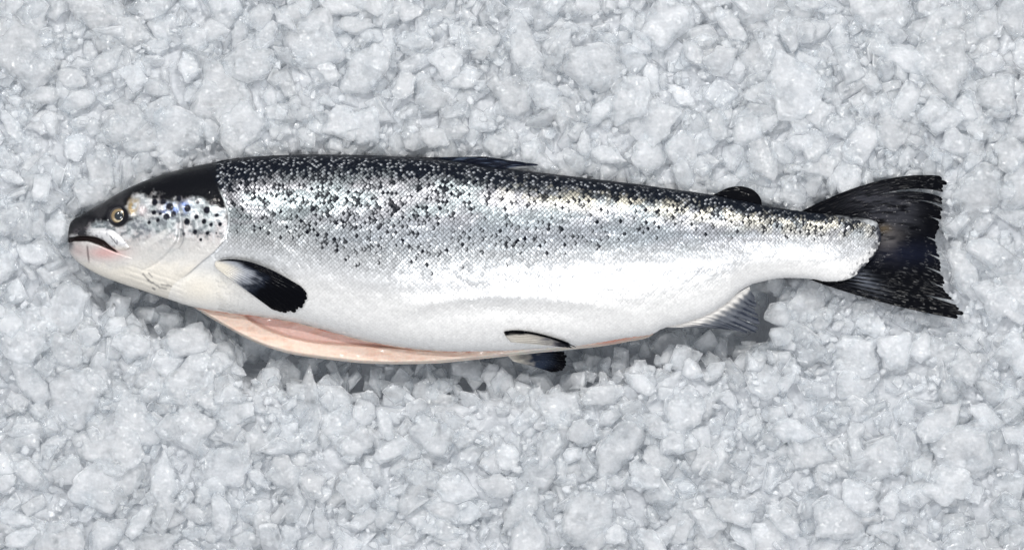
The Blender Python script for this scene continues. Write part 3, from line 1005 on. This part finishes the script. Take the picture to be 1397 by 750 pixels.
# ------------------------------------------------------------------ ice
# ---- where the fish is, in photo pixels
_o = []
for x in np.linspace(93, 1200, 260):
    _o.append((x, float(top_y(x))))
    _o.append((x, float(max(bot_y(x), pchip(FLAP, x) if 262 < x < 892 else 0))))
TAIL_T = [(1090, 289), (1126, 273), (1168, 258), (1203, 247), (1226, 240), (1283, 239)]
TAIL_B = [(1104, 381), (1136, 391), (1168, 394), (1197, 402), (1210, 414), (1258, 430), (1306, 434)]
for x in np.linspace(1100, 1300, 60):
    _o.append((x, float(pchip(TAIL_T, min(x, 1283))))); _o.append((x, float(pchip(TAIL_B, x))))
for y in np.linspace(240, 434, 40):
    _o.append((1283 + max(0, (y - 380) * .4), y))
for q in ([(598, 213), (650, 211.5), (694, 216), (727, 224), (700, 230)], [(973, 263), (992, 255), (1008, 252), (1024, 256), (1038, 268), (1040, 282)],
          [(1020, 397), (1031, 410), (1030, 440), (1022, 452), (1000, 453), (960, 450)], [(700, 490), (735, 506), (762, 508), (772, 490)]):
    for (ax, ay), (bx, by) in zip(q[:-1], q[1:]):
        for k in np.linspace(0, 1, 7):
            _o.append((ax + (bx - ax) * k, ay + (by - ay) * k))
OUT = np.array(_o)


def fish_inside(x, y):
    b = (x > 93) & (x < 1200) & (y > top_y(x)) & (y < np.maximum(bot_y(x), np.where((x > 262) & (x < 892), pchip(FLAP, x), 0)))
    t = (x > 1092) & (x < 1290) & (y > pchip(TAIL_T, x)) & (y < pchip(TAIL_B, x))
    return b | t


def fish_dist(x, y):
    x = np.atleast_1d(x).astype(float); y = np.atleast_1d(y).astype(float)
    d = np.empty(len(x))
    for i in range(0, len(x), 2000):
        d[i:i + 2000] = np.sqrt(((x[i:i + 2000, None] - OUT[None, :, 0]) ** 2 + (y[i:i + 2000, None] - OUT[None, :, 1]) ** 2).min(1))
    return np.where(fish_inside(x, y), -d, d)


def bed_height(x, y):
    """surface of the heaped ice (metres) at photo pixel x, y"""
    x = np.atleast_1d(x).astype(float); y = np.atleast_1d(y).astype(float)
    h = .030 + (fbm(x / 170 + 40, y / 170 + 40, 201) - .5) * .018 + (fbm(x / 60 + 9, y / 60 + 9, 207) - .5) * .008
    d = fish_dist(x, y)
    near = sst(60, 8, d)
    h = np.minimum(h, h * (1 - near) + near * np.where(y < np.where(x < 1100, (top_y(x) + bot_y(x)) / 2, 320), .036, .022))
    # the hollow along the belly side, sunk deeper to darken the fish's shade on the ice
    mid = np.where(x < 1100, (top_y(x) + bot_y(x)) / 2, 335)
    below = sst(0, 60, y - mid) * sst(90, 140, x) * sst(1085, 1030, x)
    h = h - below * sst(54, 12, d) * .034
    tail = sst(1110, 1150, x)
    h = np.where(d < 0, -.012 * (1 - tail) + .018 * tail, h)
    return h


def set_thickness(me, vals):
    at = me.attributes.new('thickness', 'FLOAT', 'POINT')
    at.data.foreach_set('value', np.asarray(vals, np.float32))


def shard_mesh(seed, npl, flat, sub):
    """a chipped flake: hull of points on a flattened, cut ball; its rim broken"""
    r = random.Random(seed)
    bm = bmesh.new()
    ex = r.uniform(.5, .95)
    off = Vector((seed * 3.17, seed * 1.3, 0))
    top, bot = r.uniform(.5, .8), r.uniform(.5, .8)
    kx, ky = r.gauss(0, .22), r.gauss(0, .22)
    pts = []
    for k in range(npl):
        a = (k + r.uniform(-.38, .38)) / npl * 2 * math.pi
        R = r.uniform(.72, 1.12)
        z = r.uniform(-.4, .4)
        c, s_ = math.cos(a) * R, math.sin(a) * R
        pts.append((c, s_, z))
        for q, up in ((r.uniform(.62, .9), top), (r.uniform(.62, .9), -bot)):
            if r.random() < .8:
                pts.append((c * q, s_ * q, up + kx * c * q + ky * s_ * q))
    for x, y, z in pts:
        bm.verts.new((x, y * ex, z * flat / .65))
    res = bmesh.ops.convex_hull(bm, input=bm.verts)
    dead = [g for g in res['geom_interior'] + res['geom_unused'] if isinstance(g, bmesh.types.BMVert)]
    if dead:
        bmesh.ops.delete(bm, geom=list(set(dead)), context='VERTS')
    bmesh.ops.dissolve_limit(bm, angle_limit=math.radians(9), verts=bm.verts, edges=bm.edges)
    bmesh.ops.bevel(bm, geom=list(bm.edges), offset=.035, segments=1, affect='EDGES')
    bmesh.ops.triangulate(bm, faces=bm.faces)
    for it in range(sub):
        es = [e for e in bm.edges if e.calc_length() > .30 / (it + 1)]
        bmesh.ops.subdivide_edges(bm, edges=es, cuts=1)
        bmesh.ops.triangulate(bm, faces=bm.faces)
    bm.normal_update()
    for v in bm.verts:
        p = v.co.copy()
        a_ = .13 if sub > 1 else .09
        d = Vector((p.x, p.y, p.z * .4))
        w_ = noise.noise(p * 2.3 + off) + .55 * noise.noise(p * 5.5 + off) + .3 * abs(noise.noise(p * 11 + off))
        v.co = p + d * w_ * a_ + v.normal * w_ * a_ * flat * .8
    bmesh.ops.recalc_face_normals(bm, faces=bm.faces)
    me = bpy.data.meshes.new('ice_chunk')
    bm.to_mesh(me); bm.free()
    me.polygons.foreach_set('use_smooth', np.full(len(me.polygons), sub > 1))
    v = np.empty(len(me.vertices) * 3, np.float32); me.vertices.foreach_get('co', v)
    rho = np.hypot(v[0::3], v[1::3] / ex); an = np.arctan2(v[1::3] / ex, v[0::3])
    far = np.array([rho[np.abs((an - q + np.pi) % (2 * np.pi) - np.pi) < .3].max() for q in an])
    set_thickness(me, np.clip((far - rho) / .45, 0, 1))
    return me


def rot_mats(n, tilt):
    a = rng.uniform(0, 2 * np.pi, n); ax = rng.uniform(0, 2 * np.pi, n); t = np.abs(rng.normal(0, tilt, n))
    Rz = np.zeros((n, 3, 3)); Rz[:, 0, 0] = np.cos(a); Rz[:, 0, 1] = -np.sin(a); Rz[:, 1, 0] = np.sin(a); Rz[:, 1, 1] = np.cos(a); Rz[:, 2, 2] = 1
    k = np.stack([np.cos(ax), np.sin(ax), 0 * ax], -1)
    Kx = np.zeros((n, 3, 3))
    Kx[:, 0, 1] = -k[:, 2]; Kx[:, 0, 2] = k[:, 1]; Kx[:, 1, 0] = k[:, 2]; Kx[:, 1, 2] = -k[:, 0]; Kx[:, 2, 0] = -k[:, 1]; Kx[:, 2, 1] = k[:, 0]
    R = np.eye(3)[None] + np.sin(t)[:, None, None] * Kx + (1 - np.cos(t))[:, None, None] * (Kx @ Kx)
    return R @ Rz


# ---- bed below everything
gx = np.linspace(-420, 1820, 420); gy = np.linspace(-420, 1170, 300)
GX, GY = np.meshgrid(gx, gy)
bh = bed_height(GX.ravel(), GY.ravel()).reshape(GX.shape) - .0112 + (fbm(GX / 26, GY / 26, 301) - .5) * .012 + (np.abs(fbm(GX / 11, GY / 11, 305, 2) - .5)) * .012
bh = np.minimum(bh, .030)
_d = fish_dist(GX.ravel(), GY.ravel()).reshape(GX.shape)
_mid = np.where(GX < 1100, (top_y(GX) + bot_y(GX)) / 2, 335)
_tr = sst(66, 16, _d) * sst(-10, 50, GY - _mid) * sst(120, 180, GX) * sst(1085, 1040, GX)
bh = bh * (1 - _tr) - .10 * _tr  # trench shaped into the bed to make the gap below the belly dark
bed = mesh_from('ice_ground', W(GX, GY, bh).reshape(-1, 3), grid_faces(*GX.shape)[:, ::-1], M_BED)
tag(bed, 'bed of packed crushed ice under the salmon', kind='structure')

# ---- loose small fragments filling the bed: too many to count
small = [shard_mesh(100 + i, random.randint(4, 7), random.uniform(.14, .34), 1) for i in range(12)]
SM = []
for me in small:
    v = np.empty(len(me.vertices) * 3, np.float32); me.vertices.foreach_get('co', v)
    f = np.empty(len(me.polygons) * 3, np.int32); me.polygons.foreach_get('vertices', f)
    t_ = np.empty(len(me.vertices), np.float32); me.attributes['thickness'].data.foreach_get('value', t_)
    SM.append((v.reshape(-1, 3), f.reshape(-1, 3), t_))
    bpy.data.meshes.remove(me)


def scatter_stuff(name, xs, ys, zs, rad, tilt):
    n = len(xs)
    R = rot_mats(n, tilt)
    which = rng.integers(0, len(SM), n)
    Vs, Fs, A_, T_, o = [], [], [], [], 0
    for k, (v, f, t_) in enumerate(SM):
        idx = np.where(which == k)[0]
        if not len(idx):
            continue
        P = np.einsum('nij,vj->nvi', R[idx], v) * rad[idx][:, None, None]
        P += W(xs[idx], ys[idx], zs[idx])[:, None]
        Vs.append(P.reshape(-1, 3))
        Fs.append((f[None] + (o + np.arange(len(idx)) * len(v))[:, None, None]).reshape(-1, 3))
        A_.append(np.repeat(rng.random(len(idx)), len(v)))
        T_.append(np.tile(t_, len(idx)))
        o += len(idx) * len(v)
    ob = mesh_from(name, np.concatenate(Vs), np.concatenate(Fs), M_ICE_FINE)
    at = ob.data.attributes.new('piece', 'FLOAT', 'POINT')
    at.data.foreach_set('value', np.concatenate(A_).astype(np.float32))
    set_thickness(ob.data, np.concatenate(T_))
    print(name, n, o)
    return ob


NS = 5200
NX = 12800 + NS
xs = rng.uniform(-300, 1697, NX); ys = rng.uniform(-300, 1050, NX)
rad = rng.uniform(8, 28, NX) * S * rng.choice([1, 1, 1.35], NX)
chip = np.arange(NX) >= NX - NS
rad = np.where(chip, rng.uniform(4, 9, NX) * S, rad)
d = fish_dist(xs, ys)
mid_ = np.where(xs < 1100, (top_y(xs) + bot_y(xs)) / 2, 335)
under = (ys > mid_) & (xs > 130) & (xs < 1060) & (d < 19)
keep = (~under | (d > -12)) & (d > -22)
keep &= ~(chip & (ys > mid_) & (xs > 120) & (xs < 1090) & (d < 58)) | ((xs > 1110) & (d > -60))
xs, ys, rad, d, chip = xs[keep], ys[keep], rad[keep], d[keep], chip[keep]
zs = bed_height(xs, ys) - rng.choice([0, .010], len(xs)) - rng.uniform(.001, .008, len(xs))
deep = under[keep]
shal = deep & (d > 5) & (rng.random(len(xs)) < .22)
zs = np.where(deep & ~shal, -.030 - rng.uniform(0, .03, len(xs)), zs)  # pieces sunk into the trench so they sit in shade
zs = np.where(chip & ~deep, bed_height(xs, ys) + rng.uniform(-.004, .004, len(xs)), zs)
lim = np.where(d < 22, np.where(ys < mid_[keep], .042, .030), .05)
zs = np.minimum(zs, lim - rad * .8)
frag = scatter_stuff('ice_fragments', xs, ys, zs, rad, .34)
tag(frag, 'small translucent ice fragments filling the bed between larger chunks', 'ice', kind='stuff')

# ---- the chunks one can tell apart
variants = [shard_mesh(300 + i, random.randint(5, 9), random.uniform(.13, .28), 3) for i in range(16)]
for me in variants:
    me.materials.append(M_ICE)
pts = []
tries = 0
while len(pts) < 290 and tries < 60000:
    tries += 1
    x, y = random.uniform(-45, 1442), random.uniform(-45, 795)
    r = random.choice([24, 27, 30, 34, 40, 48, 55]) * random.uniform(.9, 1.1)
    dd = float(fish_dist(x, y)[0])
    low = 130 < x < 1060 and y > float(top_y(x)) + 60
    if dd < r * (.95 if low else .55) + (4 if low else 0):
        continue
    sep = max(30.0 - tries / 3000.0, 17)
    if any((x - a) ** 2 + (y - b) ** 2 < (sep + .42 * (r + c - 60)) ** 2 for a, b, c in pts):
        continue
    pts.append((x, y, r))
print('chunks', len(pts), tries)
P = np.array(pts)
zb = bed_height(P[:, 0], P[:, 1])
dd = fish_dist(P[:, 0], P[:, 1])
Rm = rot_mats(len(P), .19)
chunk_objs = []
for i, (x, y, r) in enumerate(pts):
    o = bpy.data.objects.new('ice_chunk', variants[i % len(variants)])
    rr = r * S
    z = zb[i] + random.uniform(-.002, .004)
    if dd[i] < r * 1.5:
        z = min(z, (.040 if y < 300 else .032) - rr * .22)
    M = Matrix([list(row) for row in Rm[i]]).to_4x4()
    sx = rr * random.uniform(.9, 1.2)
    o.matrix_world = Matrix.Translation(Vector(W(x, y, z))) @ M @ Matrix.Diagonal((sx, sx, rr * random.uniform(.8, 1.1), 1))
    COL.objects.link(o)
    chunk_objs.append(o)
    tag(o, 'frosty translucent chunk of crushed ice lying loose on the ice bed', 'ice chunk', 'crushed ice chunks around the salmon')

# the chunks that stand next to something one can point to get a label of their own
MARKS = [((70, 318), 'ice chunk lying right in front of the salmon snout'),
         ((110, 395), 'ice chunk lying just below the salmon lower jaw'),
         ((170, 225), 'ice chunk resting just above the salmon black forehead'),
         ((250, 205), 'ice chunk resting above the back of the salmon head'),
         ((660, 185), 'ice chunk lying just above the folded dorsal fin'),
         ((1006, 225), 'ice chunk lying just above the small black adipose fin'),
         ((1080, 255), 'ice chunk tucked between the adipose fin and the upper tail lobe'),
         ((1230, 210), 'ice chunk lying above the upper tail lobe'),
         ((1315, 240), 'ice chunk beside the tip of the upper tail lobe'),
         ((1312, 340), 'ice chunk facing the middle of the ragged tail edge'),
         ((1335, 440), 'ice chunk beside the tip of the lower tail lobe'),
         ((1230, 455), 'ice chunk lying just below the lower tail lobe'),
         ((1080, 415), 'ice chunk between the anal fin and the lower tail lobe'),
         ((985, 485), 'ice chunk lying just below the anal fin'),
         ((745, 540), 'ice chunk just below the dark pelvic fins'),
         ((560, 530), 'ice chunk below the middle of the pink belly flap'),
         ((330, 500), 'ice chunk below the front end of the pink belly flap'),
         ((20, 20), 'ice chunk nearest the top left corner of the photo'),
         ((1377, 20), 'ice chunk nearest the top right corner of the photo'),
         ((20, 730), 'ice chunk nearest the bottom left corner of the photo'),
         ((1377, 730), 'ice chunk nearest the bottom right corner of the photo')]
left = dict(enumerate(pts))
for (mx_, my_), text in MARKS:
    k = min(left, key=lambda i: (left[i][0] - mx_) ** 2 + (left[i][1] - my_) ** 2)
    chunk_objs[k]['label'] = text
    del left[k]
